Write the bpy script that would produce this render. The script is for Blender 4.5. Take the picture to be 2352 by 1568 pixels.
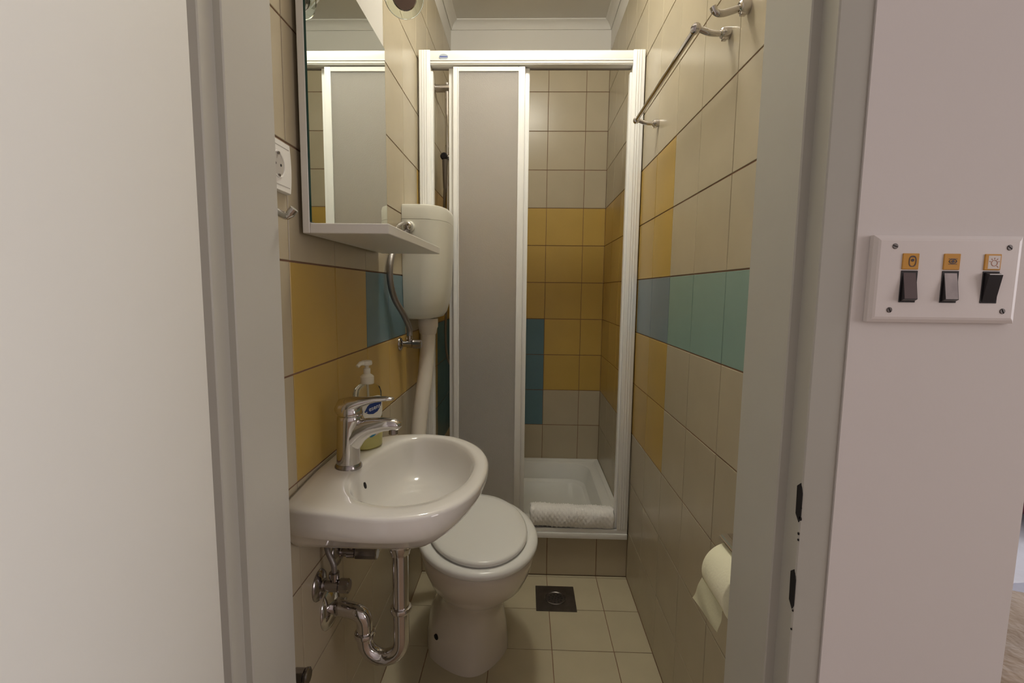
import bpy, bmesh, math, random
from mathutils import Vector, Matrix
random.seed(7)
PI = math.pi
scene = bpy.context.scene
for o in list(bpy.data.objects): bpy.data.objects.remove(o, do_unlink=True)
COL = scene.collection

# ------------------------------------------------------------------ camera
cam_d = bpy.data.cameras.new('camera'); cam = bpy.data.objects.new('camera', cam_d); COL.objects.link(cam)
R_ = Vector((0.99951876, 0.0288104, 0.0114983)); U_ = Vector((-0.01445998, 0.10479691, 0.99438851)); F_ = Vector((-0.02744375, 0.99407624, -0.10516307))
M = Matrix.Identity(4)
for i in range(3):
    M[i][0] = R_[i]; M[i][1] = U_[i]; M[i][2] = -F_[i]
M[0][3], M[1][3], M[2][3] = 0.0, 0.0, 1.1532
cam.matrix_world = M
cam_d.sensor_width = 36.0; cam_d.lens = 1101.934 / 2352 * 36.0; cam_d.clip_start = 0.02
scene.camera = cam

# ------------------------------------------------------------------ world, lights, exposure
w = bpy.data.worlds.new('World'); scene.world = w; w.use_nodes = True
w.node_tree.nodes['Background'].inputs[0].default_value = (0.80, 0.88, 1.0, 1)
w.node_tree.nodes['Background'].inputs[1].default_value = 1.0
scene.view_settings.view_transform = 'Standard'; scene.view_settings.look = 'None'
scene.view_settings.gamma = 1.0; scene.view_settings.use_curve_mapping = False
scene.view_settings.exposure = 0.0
CEILING_LAMP = 68.0           # emission strength of the opal ceiling globe
DAYLIGHT = 5.0
def area(name, loc, rot, sx, sy, power, col):
    d = bpy.data.lights.new(name, 'AREA'); d.shape = 'RECTANGLE'; d.size = sx; d.size_y = sy; d.energy = power; d.color = col
    o = bpy.data.objects.new(name, d); o.location = loc; o.rotation_euler = rot; COL.objects.link(o); return o
# daylight entering through the two windows of the bedroom / entry (both outside the frame)
area('daylight_entry_window', (2.94, -0.75, 1.55), (0, math.radians(90), 0), 1.3, 1.3, DAYLIGHT * 4.7, (1.0, 0.89, 0.86))
area('daylight_bedroom_window', (2.94, 1.2, 1.5), (0, math.radians(90), 0), 1.3, 1.3, DAYLIGHT * 8, (0.93, 0.94, 1.0))

# ------------------------------------------------------------------ materials
def mat(name, col, rough=0.5, metal=0.0, spec=0.5, bump=None, var=None, trans=0.0, ior=1.45, emit=None, coat=0.0, sheen=0.0, alpha=None):
    m = bpy.data.materials.new(name); m.use_nodes = True
    nt = m.node_tree; b = nt.nodes['Principled BSDF']
    b.inputs['Base Color'].default_value = (*col, 1); b.inputs['Roughness'].default_value = rough
    b.inputs['Metallic'].default_value = metal; b.inputs['Specular IOR Level'].default_value = spec
    b.inputs['Transmission Weight'].default_value = trans; b.inputs['IOR'].default_value = ior
    b.inputs['Coat Weight'].default_value = coat; b.inputs['Sheen Weight'].default_value = sheen
    tc = nt.nodes.new('ShaderNodeTexCoord')
    if var:                                   # (scale, amount): soft tone variation of the glaze / paint
        n = nt.nodes.new('ShaderNodeTexNoise'); n.inputs['Scale'].default_value = var[0]; n.inputs['Detail'].default_value = 4
        nt.links.new(tc.outputs['Object'], n.inputs['Vector'])
        r = nt.nodes.new('ShaderNodeMapRange'); r.inputs[1].default_value = 0.3; r.inputs[2].default_value = 0.7
        r.inputs[3].default_value = 1 - var[1]; r.inputs[4].default_value = 1 + var[1]
        nt.links.new(n.outputs['Fac'], r.inputs[0])
        oi = nt.nodes.new('ShaderNodeObjectInfo'); r2 = nt.nodes.new('ShaderNodeMapRange')
        r2.inputs[3].default_value = 1 - var[1]; r2.inputs[4].default_value = 1 + var[1]
        nt.links.new(oi.outputs['Random'], r2.inputs[0])
        mu = nt.nodes.new('ShaderNodeMath'); mu.operation = 'MULTIPLY'
        nt.links.new(r.outputs[0], mu.inputs[0]); nt.links.new(r2.outputs[0], mu.inputs[1])
        vm = nt.nodes.new('ShaderNodeVectorMath'); vm.operation = 'SCALE'; vm.inputs[0].default_value = col
        nt.links.new(mu.outputs[0], vm.inputs['Scale']); nt.links.new(vm.outputs[0], b.inputs['Base Color'])
    if bump:                                  # (scale, strength, distance)
        n = nt.nodes.new('ShaderNodeTexNoise'); n.inputs['Scale'].default_value = bump[0]; n.inputs['Detail'].default_value = 3
        nt.links.new(tc.outputs['Object'], n.inputs['Vector'])
        bn = nt.nodes.new('ShaderNodeBump'); bn.inputs['Strength'].default_value = bump[1]; bn.inputs['Distance'].default_value = bump[2]
        nt.links.new(n.outputs['Fac'], bn.inputs['Height']); nt.links.new(bn.outputs[0], b.inputs['Normal'])
    if emit:
        b.inputs['Emission Color'].default_value = (*emit[0], 1); b.inputs['Emission Strength'].default_value = emit[1]
    return m
T = dict(
    beige=mat('tile_beige', (0.475, 0.41, 0.295), 0.26, spec=0.36, bump=(9, 0.12, 0.004), var=(6, 0.03)),
    yellow=mat('tile_yellow', (0.50, 0.335, 0.085), 0.28, bump=(9, 0.12, 0.004), var=(6, 0.035)),
    blue=mat('tile_blue', (0.115, 0.205, 0.245), 0.26, spec=0.4, bump=(9, 0.12, 0.004), var=(6, 0.03)),
    steel=mat('tile_steel_blue', (0.19, 0.25, 0.29), 0.26, spec=0.4, bump=(9, 0.12, 0.004), var=(6, 0.03)),
    teal=mat('tile_teal', (0.245, 0.36, 0.315), 0.26, spec=0.4, bump=(9, 0.12, 0.004), var=(6, 0.03)),
    floor=mat('tile_floor', (0.53, 0.47, 0.33), 0.32, bump=(14, 0.10, 0.003), var=(8, 0.04)),
)
GROUT = mat('grout', (0.24, 0.135, 0.085), 0.9, bump=(300, 0.3, 0.001), var=(20, 0.15))
WALLP = mat('painted_wall', (0.74, 0.69, 0.67), 0.75, bump=(120, 0.12, 0.001), var=(3, 0.015))
WHITE_PAINT = mat('white_plaster', (0.74, 0.72, 0.68), 0.8, bump=(150, 0.1, 0.001))
FRAMEP = mat('door_frame_paint', (0.50, 0.485, 0.435), 0.42, bump=(90, 0.1, 0.001), var=(5, 0.02))
LEAFP = mat('door_leaf_paint', (0.74, 0.72, 0.67), 0.5, bump=(60, 0.08, 0.001), var=(3, 0.012))
CERAMIC = mat('glazed_ceramic', (0.80, 0.775, 0.735), 0.07, coat=0.4, bump=(7, 0.03, 0.004))
CERAMIC_WC = mat('toilet_ceramic', (0.72, 0.66, 0.58), 0.10, coat=0.3)
SEATP = mat('white_seat_plastic', (0.86, 0.86, 0.84), 0.20)
CISTP = mat('cistern_plastic', (0.74, 0.73, 0.65), 0.28)
PIPEP = mat('grey_white_plastic_pipe', (0.68, 0.63, 0.56), 0.35)
ENAMEL = mat('white_enamel_aluminium', (0.92, 0.92, 0.91), 0.28)
TRAYM = mat('tray_acrylic', (0.82, 0.82, 0.78), 0.18)
CHROME = mat('chrome', (0.60, 0.575, 0.57), 0.07, 1.0)
CHROME_D = mat('worn_chrome', (0.36, 0.335, 0.33), 0.2, 1.0)
STEELD = mat('dull_steel', (0.16, 0.145, 0.14), 0.38, 1.0, var=(30, 0.15))
BLACK = mat('black_plastic', (0.02, 0.018, 0.02), 0.25)
DARKHOLE = mat('dark_gap', (0.012, 0.01, 0.01), 0.9)
MIRROR = mat('mirror_silver', (0.80, 0.84, 0.80), 0.01, 1.0)
MIRROR_EDGE = mat('mirror_glass_edge', (0.02, 0.07, 0.06), 0.15)
BOARD = mat('white_laminate', (0.78, 0.76, 0.72), 0.32)
GLASS = mat('green_tinted_glass', (0.90, 0.98, 0.95), 0.03, trans=1.0, ior=1.45)
HOSE = mat('braided_hose', (0.30, 0.28, 0.27), 0.4, 0.8, bump=(500, 0.5, 0.001))
PAPER = mat('toilet_paper', (0.93, 0.90, 0.68), 0.95, bump=(220, 0.4, 0.001))
TERRY = mat('white_terry', (0.95, 0.94, 0.92), 0.95, bump=(420, 0.6, 0.002), sheen=0.3)
PLATE = mat('switch_plate_plastic', (0.76, 0.70, 0.68), 0.38, var=(8, 0.02))
SOCKETM = mat('socket_plastic', (0.82, 0.80, 0.76), 0.35)
ROCKER_D = mat('rocker_brown', (0.10, 0.065, 0.065), 0.35, bump=(80, 0.2, 0.001))
ROCKER_W = mat('rocker_worn_grey', (0.36, 0.31, 0.31), 0.45, var=(60, 0.2))
AMBER = mat('amber_plastic', (0.62, 0.30, 0.04), 0.3)
INK = mat('dark_ink', (0.07, 0.045, 0.05), 0.5)
INK_RED = mat('rust_ink', (0.42, 0.17, 0.10), 0.5)
STICKER = mat('sticker_white', (0.72, 0.66, 0.62), 0.5)
PUMP = mat('pump_white_plastic', (0.80, 0.77, 0.66), 0.3, trans=0.1)
CLEARP = mat('clear_bottle_plastic', (0.96, 0.97, 0.90), 0.05, trans=1.0, ior=1.15)
SOAPL = mat('yellow_liquid_soap', (0.92, 0.87, 0.38), 0.12, trans=0.25, ior=1.33)
LABELW = mat('label_white', (0.80, 0.78, 0.72), 0.4)
LABELB = mat('label_navy', (0.02, 0.05, 0.22), 0.35)
LABELT = mat('label_teal', (0.03, 0.22, 0.38), 0.35)
LABELP = mat('label_pink', (0.62, 0.50, 0.46), 0.4)
TXTW = mat('label_lettering', (0.82, 0.82, 0.85), 0.4)
BADGE = mat('badge_grey_blue', (0.42, 0.47, 0.54), 0.4)
BADGEB = mat('badge_blue', (0.10, 0.14, 0.42), 0.4)
SHEET = mat('bed_sheet', (0.84, 0.84, 0.88), 0.85, bump=(12, 0.4, 0.02))
BLANKET = mat('tan_blanket', (0.50, 0.38, 0.27), 0.95, bump=(22, 0.8, 0.02), var=(9, 0.12), sheen=0.4)
WOOD = mat('dark_wood', (0.10, 0.035, 0.03), 0.4, var=(14, 0.2))
HALLF = mat('hall_floor', (0.32, 0.22, 0.14), 0.4, var=(4, 0.1))
LAMPG = mat('opal_lamp', (0.95, 0.93, 0.86), 0.4, emit=((1.0, 0.965, 0.85), CEILING_LAMP))
# pebbled, half see-through shower pane
FROST = bpy.data.materials.new('frosted_pane'); FROST.use_nodes = True
nt = FROST.node_tree; b = nt.nodes['Principled BSDF']
b.inputs['Base Color'].default_value = (0.93, 0.91, 0.90, 1); b.inputs['Roughness'].default_value = 0.6
b.inputs['Transmission Weight'].default_value = 0.8; b.inputs['IOR'].default_value = 1.3
tc = nt.nodes.new('ShaderNodeTexCoord'); vo = nt.nodes.new('ShaderNodeTexVoronoi'); vo.inputs['Scale'].default_value = 380
bn = nt.nodes.new('ShaderNodeBump'); bn.inputs['Strength'].default_value = 0.5; bn.inputs['Distance'].default_value = 0.001
nt.links.new(tc.outputs['Object'], vo.inputs['Vector']); nt.links.new(vo.outputs['Distance'], bn.inputs['Height']); nt.links.new(bn.outputs[0], b.inputs['Normal'])

# ------------------------------------------------------------------ mesh helpers (all take world coordinates)
def world_loc(o):
    v = Vector((0, 0, 0))
    while o: v += o.location; o = o.parent
    return v
def finish(bm, name, m, parent=None, smooth=True, angle=35, origin=None):
    me = bpy.data.meshes.new(name)
    bmesh.ops.recalc_face_normals(bm, faces=bm.faces)
    off = world_loc(parent) if parent else (Vector(origin) if origin else Vector((0, 0, 0)))
    if off.length: bmesh.ops.translate(bm, verts=bm.verts, vec=-off)
    bm.to_mesh(me); bm.free()
    if smooth:
        me.polygons.foreach_set('use_smooth', [True] * len(me.polygons)); me.set_sharp_from_angle(angle=math.radians(angle))
    me.materials.append(m)
    o = bpy.data.objects.new(name, me); COL.objects.link(o)
    if parent: o.parent = parent
    elif origin: o.location = origin
    return o
def thing(name, label, cat, loc, group=None):
    o = bpy.data.objects.new(name, None); COL.objects.link(o); o.location = loc; o.empty_display_size = 0.02
    o['label'] = label; o['category'] = cat
    if group: o['group'] = group
    return o
def tag(o, label, cat, group=None):
    o['label'] = label; o['category'] = cat
    if group: o['group'] = group
    return o
def struct_root(name, loc=(0, 0, 0)):
    o = bpy.data.objects.new(name, None); COL.objects.link(o); o.location = loc; o['kind'] = 'structure'; return o
def box(bm, a, b, bev=0.0, seg=2):
    t = bmesh.new(); bmesh.ops.create_cube(t, size=1)
    for v in t.verts: v.co = Vector([a[i] + (v.co[i] + 0.5) * (b[i] - a[i]) for i in range(3)])
    if bev: bmesh.ops.bevel(t, geom=t.edges[:], offset=bev, segments=seg, affect='EDGES', profile=0.5)
    me = bpy.data.meshes.new('t'); t.to_mesh(me); t.free(); bm.from_mesh(me); bpy.data.meshes.remove(me); return bm
def loft(bm, rings, closed=True, cap0=True, cap1=True):
    vr = [[bm.verts.new(p) for p in r] for r in rings]; n = len(rings[0])
    for i in range(len(vr) - 1):
        for j in range(n if closed else n - 1):
            k = (j + 1) % n; bm.faces.new((vr[i][j], vr[i][k], vr[i + 1][k], vr[i + 1][j]))
    if cap0: bm.faces.new(list(reversed(vr[0])))
    if cap1: bm.faces.new(vr[-1])
    return bm
def tube(bm, pts, r, seg=16, cap=True):
    pts = [Vector(p) for p in pts]; n = len(pts); rs = r if isinstance(r, (list, tuple)) else [r] * n
    up = None; rings = []
    for i, p in enumerate(pts):
        t = (pts[min(i + 1, n - 1)] - pts[max(i - 1, 0)]).normalized()
        if up is None:
            up = Vector((0, 0, 1)) if abs(t.z) < 0.9 else Vector((1, 0, 0))
        up = (up - t * up.dot(t)).normalized(); s = t.cross(up)
        rings.append([p + (up * math.cos(2 * PI * k / seg) + s * math.sin(2 * PI * k / seg)) * rs[i] for k in range(seg)])
    return loft(bm, rings, True, cap, cap)
def lathe(bm, prof, origin, axis='z', seg=28, cap0=True, cap1=True):
    """prof: (radius, height along axis)"""
    o = Vector(origin); rings = []
    ax = {'z': ((1, 0, 0), (0, 1, 0), (0, 0, 1)), 'x': ((0, 1, 0), (0, 0, 1), (1, 0, 0)), 'y': ((1, 0, 0), (0, 0, 1), (0, 1, 0))}[axis] if isinstance(axis, str) else axis
    a, b_, c = [Vector(v) for v in ax]
    for r, h in prof:
        r = max(r, 1e-5)
        rings.append([o + c * h + (a * math.cos(2 * PI * k / seg) + b_ * math.sin(2 * PI * k / seg)) * r for k in range(seg)])
    return loft(bm, rings, True, cap0, cap1)
def axes(d):
    c = Vector(d).normalized(); a = Vector((0, 0, 1)) if abs(c.z) < 0.9 else Vector((1, 0, 0)); a = (a - c * a.dot(c)).normalized()
    return (a, c.cross(a), c)
def spline(ctrl, n, closed=True):
    """Catmull-Rom through control points"""
    c = [Vector(p) for p in ctrl]; m = len(c); out = []
    segs = m if closed else m - 1
    for i in range(segs):
        if closed: p0, p1, p2, p3 = c[(i - 1) % m], c[i], c[(i + 1) % m], c[(i + 2) % m]
        else: p0, p1, p2, p3 = c[max(i - 1, 0)], c[i], c[i + 1], c[min(i + 2, m - 1)]
        for k in range(n):
            t = k / n
            out.append(0.5 * ((2 * p1) + (p2 - p0) * t + (2 * p0 - 5 * p1 + 4 * p2 - p3) * t * t + (3 * p1 - p0 - 3 * p2 + p3) * t ** 3))
    if not closed: out.append(c[-1])
    return out
def rrect(cx, cy, hx, hy, r, z, n=6):
    pts = []
    for (sx, sy, a0) in ((1, 1, 0), (-1, 1, 90), (-1, -1, 180), (1, -1, 270)):
        for k in range(n + 1):
            a = math.radians(a0 + 90 * k / n); pts.append(Vector((cx + sx * (hx - r) + r * math.cos(a), cy + sy * (hy - r) + r * math.sin(a), z)))
    return pts
def text_mesh(s, size, depth, mtx, name, m, parent):
    cu = bpy.data.curves.new('txt', 'FONT'); cu.body = s; cu.size = size; cu.extrude = depth; cu.align_x = 'CENTER'; cu.align_y = 'CENTER'
    to = bpy.data.objects.new('txt', cu); COL.objects.link(to)
    me = bpy.data.meshes.new_from_object(to.evaluated_get(bpy.context.evaluated_depsgraph_get()))
    bpy.data.objects.remove(to)
    bm = bmesh.new(); bm.from_mesh(me); bm.transform(mtx); return finish(bm, name, m, parent, smooth=False)

# ------------------------------------------------------------------ room dimensions (metres; bathroom floor is z = 0)
XL, XR, YB, YF = -0.412, 0.424, 2.664, 0.690     # inner faces of the tiled bathroom
YH = 0.550                                        # face of the wall towards the entry
TT = 0.002                                        # tile proud of the grout bed
G = 0.0012; GH = 0.0016                           # half joints: upright / level
# ------------------------------------------------------------------ tiles
tile_cache = {}
def tile_mesh(w_, h_, m):
    key = (round(w_, 4), round(h_, 4), m.name)
    if key in tile_cache: return tile_cache[key]
    e = 0.0008; x, y = w_ / 2, h_ / 2
    vs = [(-x, -y, 0), (x, -y, 0), (x, y, 0), (-x, y, 0), (-x, -y, TT - e), (x, -y, TT - e), (x, y, TT - e), (-x, y, TT - e),
          (-x + e, -y + e, TT), (x - e, -y + e, TT), (x - e, y - e, TT), (-x + e, y - e, TT)]
    fs = [(0, 1, 5, 4), (1, 2, 6, 5), (2, 3, 7, 6), (3, 0, 4, 7), (4, 5, 9, 8), (5, 6, 10, 9), (6, 7, 11, 10), (7, 4, 8, 11), (8, 9, 10, 11)]
    me = bpy.data.meshes.new('tile'); me.from_pydata(vs, [], fs); me.materials.append(m); tile_cache[key] = me; return me
def put_tile(parent, plane, u0, u1, v0, v1, w0, m, gh=None, gv=None):
    """plane: unit axes (u, v, normal) ; w0 = coordinate of the grout face along the normal axis"""
    gu = gv if gv is not None else G; gw = gh if gh is not None else GH
    u0, u1, v0, v1 = u0 + gu, u1 - gu, v0 + gw, v1 - gw
    if u1 - u0 < 0.006 or v1 - v0 < 0.006: return
    o = bpy.data.objects.new('tile', tile_mesh(u1 - u0, v1 - v0, m)); COL.objects.link(o); o.parent = parent
    a, b_, c = [Vector(p) for p in plane]
    pos = a * ((u0 + u1) / 2) + b_ * ((v0 + v1) / 2) + c * w0
    mt = Matrix(((a.x, b_.x, c.x, 0), (a.y, b_.y, c.y, 0), (a.z, b_.z, c.z, 0), (0, 0, 0, 1)))
    tilt = Matrix.Rotation(random.uniform(-1, 1) * 0.0022, 4, 'X') @ Matrix.Rotation(random.uniform(-1, 1) * 0.0022, 4, 'Y')
    o.matrix_parent_inverse = Matrix.Identity(4)
    o.matrix_basis = Matrix.Translation(pos) @ mt @ tilt
def cuts(lo, hi, start, step=0.2):
    k = math.floor((lo - start) / step); out = [lo]
    while start + k * step < hi - 1e-6:
        v = start + k * step
        if v > lo + 1e-6: out.append(v)
        k += 1
    out.append(hi); return out
ZTOP = 2.4
def slab(name, a, b_, m):
    bm = box(bmesh.new(), a, b_); o = finish(bm, name, m, smooth=False); o['kind'] = 'structure'; return o
# left wall of the bathroom
wl = slab('wall_left', (XL - 0.12, YF - 0.0, -0.02), (XL - TT, YB + 0.1, ZTOP), GROUT)
def left_col(y, z):
    yc, zc = y, z
    if 0.8 < zc < 1.2 and 0.834 < yc < 1.234: return 'yellow'
    if 1.0 < zc < 1.2 and 1.234 < yc < 1.634: return 'blue'
    if 0.8 < zc < 1.0 and 1.234 < yc < 1.834: return 'yellow'
    if 1.834 < yc and 0.4 < zc < 1.0 and yc > 2.234: return 'blue'
    if 1.834 < yc and 0.6 < zc < 1.6: return 'yellow'
    return 'beige'
ys = cuts(YF, YB, 0.834); zs = cuts(0, ZTOP, 0.0)
for i in range(len(ys) - 1):
    for j in range(len(zs) - 1):
        # local frame seen from inside: u = +Y reversed so that the normal is +X
        put_tile(wl, ((0, 1, 0), (0, 0, 1), (1, 0, 0)), ys[i], ys[i + 1], zs[j], zs[j + 1], XL - TT, T[left_col((ys[i] + ys[i + 1]) / 2, (zs[j] + zs[j + 1]) / 2)])
# right wall
wr = slab('wall_right', (XR + TT, YF, -0.02), (0.580, YB + 0.1, ZTOP), GROUT)
def right_col(y, z):
    if y > 1.839 and 0.6 < z < 1.6: return 'yellow'
    if y > 1.439:
        if 1.0 < z < 1.2: return 'steel'
        if 0.6 < z < 1.6: return 'yellow'
    if 1.0 < z < 1.2 and y < 1.439: return 'teal'
    return 'beige'
ys = cuts(YF, YB, 1.039)
for i in range(len(ys) - 1):
    for j in range(len(zs) - 1):
        put_tile(wr, ((0, -1, 0), (0, 0, 1), (-1, 0, 0)), -ys[i + 1], -ys[i], zs[j], zs[j + 1], -(XR + TT), T[right_col((ys[i] + ys[i + 1]) / 2, (zs[j] + zs[j + 1]) / 2)])
# back wall
wb = slab('wall_back', (XL - 0.12, YB + TT, -0.02), (0.580, YB + 0.12, ZTOP), GROUT)
def back_col(x, z):
    if x < 0.105 and 0.4 < z < 1.0: return 'blue'
    if 0.6 < z < 1.6: return 'yellow'
    return 'beige'
xs = cuts(XL, XR, 0.105)
for i in range(len(xs) - 1):
    for j in range(len(zs) - 1):
        put_tile(wb, ((1, 0, 0), (0, 0, 1), (0, -1, 0)), xs[i], xs[i + 1], zs[j], zs[j + 1], -(YB + TT), T[back_col((xs[i] + xs[i + 1]) / 2, (zs[j] + zs[j + 1]) / 2)])
# plaster band above the tiles, ceiling and cove
for nm, a, b_ in (('wall_left_plaster', (XL - 0.12, YF, ZTOP), (XL - 0.001, YB + 0.12, 2.62)), ('wall_right_plaster', (XR + 0.001, YF, ZTOP), (0.580, YB + 0.12, 2.62)),
                  ('wall_back_plaster', (XL - 0.001, YB + 0.001, ZTOP), (XR + 0.001, YB + 0.12, 2.62))):
    slab(nm, a, b_, WHITE_PAINT)
slab('ceiling', (XL - 0.001, YF - 0.02, 2.548), (XR + 0.001, YB + 0.001, 2.62), WHITE_PAINT)
def cove(name, p0, p1, inward):
    prof = [(0, 0), (0.003, 0), (0.006, 0.006), (0.008, 0.012), (0.014, 0.022), (0.024, 0.031), (0.030, 0.033), (0.034, 0.036), (0.034, 0.040), (0, 0.040)]
    iv = Vector(inward); rings = []
    for p in (p0, p1): rings.append([Vector(p) + iv * a + Vector((0, 0, h)) for a, h in prof])
    o = finish(loft(bmesh.new(), rings), name, WHITE_PAINT, angle=25); o['kind'] = 'structure'
cove('trim_1', (XL, YF, 2.508), (XL, YB, 2.508), (1, 0, 0)); cove('trim_2', (XR, YF, 2.508), (XR, YB, 2.508), (-1, 0, 0)); cove('trim_3', (XL, YB, 2.508), (XR, YB, 2.508), (0, -1, 0))
# floor
fl = slab('floor', (XL - 0.01, YF - 0.01, -0.06), (XR + 0.01, YB + 0.05, -TT), GROUT)
DX0, DX1, DY0, DY1 = 0.052, 0.204, 1.627, 1.779
xs = cuts(XL, XR, 0.1008); ys = cuts(YF, 1.856, 0.842)
for i in range(len(xs) - 1):
    for j in range(len(ys) - 1):
        a0, a1, b0, b1 = xs[i], xs[i + 1], ys[j], ys[j + 1]
        rects = [(a0, a1, b0, b1)]
        for (p, q, r, s) in rects: put_tile(fl, ((1, 0, 0), (0, 1, 0), (0, 0, 1)), p, q, r, s, -TT, T['floor'], gh=G)
# tiled kerb under the shower
kb = slab('wall_kerb', (XL, 1.856 + TT, 0.0), (XR, 1.915, 0.1655), GROUT)
for i in range(len(xs) - 1): put_tile(kb, ((1, 0, 0), (0, 0, 1), (0, -1, 0)), xs[i], xs[i + 1], 0.0, 0.1655, -(1.856 + TT), T['beige'])

# ------------------------------------------------------------------ partition with the doorway, entry and bedroom shell
ZD = 2.03
slab('wall_front_left', (-1.30, YH, 0), (-0.385, YF, 2.62), WALLP)
slab('wall_front_right', (0.365, YH, 0), (0.580, YF, 2.62), WALLP)
slab('wall_front_lintel', (-0.385, YH, ZD + 0.035), (0.365, YF, 2.62), WALLP)
slab('wall_outer', (0.560, YF, -0.02), (0.580 + 0.002, 3.4, 2.62), WALLP)
slab('wall_entry_left', (-1.42, -2.2, 0), (-1.30, YF, 2.62), WALLP)
slab('floor_entry', (-1.42, -2.3, -0.06), (3.05, YF, 0.0), HALLF)
slab('floor_bedroom', (0.582, YF, -0.06), (3.05, 3.5, 0.0), HALLF)
slab('ceiling_entry', (-1.42, -2.3, 2.62), (3.05, 3.5, 2.72), WHITE_PAINT)
slab('wall_bedroom_back', (0.582, 3.4, 0), (3.05, 3.5, 2.62), WALLP)
slab('wall_entry_front', (-1.42, -2.3, 0), (3.05, -2.2, 2.62), WALLP)
def right_piece(n, y0, y1, z0, z1): slab('wall_bedroom_right_' + n, (3.0, y0, z0), (3.1, y1, z1), WALLP)
right_piece('a', -2.2, -1.45, 0, 2.62); right_piece('b', -1.45, -0.05, 0, 0.8); right_piece('c', -1.45, -0.05, 2.2, 2.62); right_piece('d', -0.05, 0.5, 0, 2.62)
right_piece('e', 0.5, 1.9, 0, 0.8); right_piece('f', 0.5, 1.9, 2.2, 2.62); right_piece('g', 1.9, 3.4, 0, 2.62)
def window_frame(name, a, b_, ax):
    bm = bmesh.new(); t = 0.05
    if ax == 'y':
        for (p, q) in (((a[0], a[1], a[2]), (a[0] + t, b_[1], b_[2])), ((b_[0] - t, a[1], a[2]), (b_[0], b_[1], b_[2])), ((a[0], a[1], a[2]), (b_[0], b_[1], a[2] + t)), ((a[0], a[1], b_[2] - t), (b_[0], b_[1], b_[2]))): box(bm, p, q)
    else:
        for (p, q) in (((a[0], a[1], a[2]), (b_[0], a[1] + t, b_[2])), ((a[0], b_[1] - t, a[2]), (b_[0], b_[1], b_[2])), ((a[0], a[1], a[2]), (b_[0], b_[1], a[2] + t)), ((a[0], a[1], b_[2] - t), (b_[0], b_[1], b_[2]))): box(bm, p, q)
    o = finish(bm, name, ENAMEL, smooth=False); o['kind'] = 'structure'
window_frame('window_1', (3.03, -1.45, 0.8), (3.08, -0.05, 2.2), 'x'); window_frame('window_2', (3.03, 0.5, 0.8), (3.08, 1.9, 2.2), 'x')

# steel door frame (profile swept round the opening) and the leaf standing open on the left
d1 = struct_root('door_1', (-0.36, 0.56, 0))
def frame_side(name, prof, m=FRAMEP):
    bm = bmesh.new(); loft(bm, [[Vector((x, y, z)) for x, y in prof] for z in (0.0, ZD + 0.03)]); return finish(bm, name, m, d1, angle=20)
jr = [(0.317, 0.703), (0.317, 0.5865), (0.3185, 0.585), (0.329, 0.585), (0.329, 0.5555), (0.3305, 0.554), (0.3625, 0.552), (0.3655, 0.553), (0.3655, 0.57), (0.40, 0.57), (0.40, 0.703)]
jl = [(-0.359, 0.703), (-0.359, 0.5865), (-0.3605, 0.585), (-0.369, 0.585), (-0.369, 0.5585), (-0.3705, 0.557), (-0.41, 0.557), (-0.4105, 0.703)]
frame_side('frame_jamb', [(x, y - (0.006 if y > 0.70 else 0)) for x, y in jr]); frame_side('frame_jamb', [(x, y - (0.006 if y > 0.70 else 0)) for x, y in jl])
bm = box(bmesh.new(), (-0.41, 0.553, ZD), (0.365, 0.697, ZD + 0.045), 0.002); finish(bm, 'frame_head', FRAMEP, d1)
def plate_slot(z0, z1, y0=0.5525, y1=0.5635):
    bm = bmesh.new(); x = 0.3283
    prof = [(y0 + 0.003, z0), (y1 - 0.001, z0 + 0.008), (y1, z1 - 0.006), (y0 + 0.004, z1), (y0, z1 - 0.012), (y0, z0 + 0.006)]
    loft(bm, [[Vector((x, a, b_)) for a, b_ in prof], [Vector((x + 0.001, a, b_)) for a, b_ in prof]]); return bm
o = finish(plate_slot(0.883, 0.931), 'latch_slot', DARKHOLE, d1, smooth=False); o = finish(plate_slot(0.773, 0.823), 'bolt_slot', DARKHOLE, d1, smooth=False)
for (yy, zz, rr) in ((0.554, 0.8695, 0.0016), (0.5535, 0.862, 0.0014), (0.5535, 0.772, 0.0013), (0.5535, 0.748, 0.0013), (0.5525, 0.902, 0.0012), (0.5525, 0.889, 0.0025)):
    bm = lathe(bmesh.new(), [(rr, 0), (rr, 0.0008)], (0.3283, yy, zz), 'x', 10); finish(bm, 'paint_chip', DARKHOLE, d1)
bm = box(bmesh.new(), (-0.386, -0.170, 0.008), (-0.345, 0.506, ZD - 0.005), 0.0015); leaf = finish(bm, 'door_leaf', LEAFP, d1)
for zz in (0.32, 1.72):
    bm = lathe(bmesh.new(), [(0.006, -0.04), (0.006, 0.04)], (-0.375, 0.5125, zz), 'z', 14); finish(bm, 'hinge', CHROME_D, d1)

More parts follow.
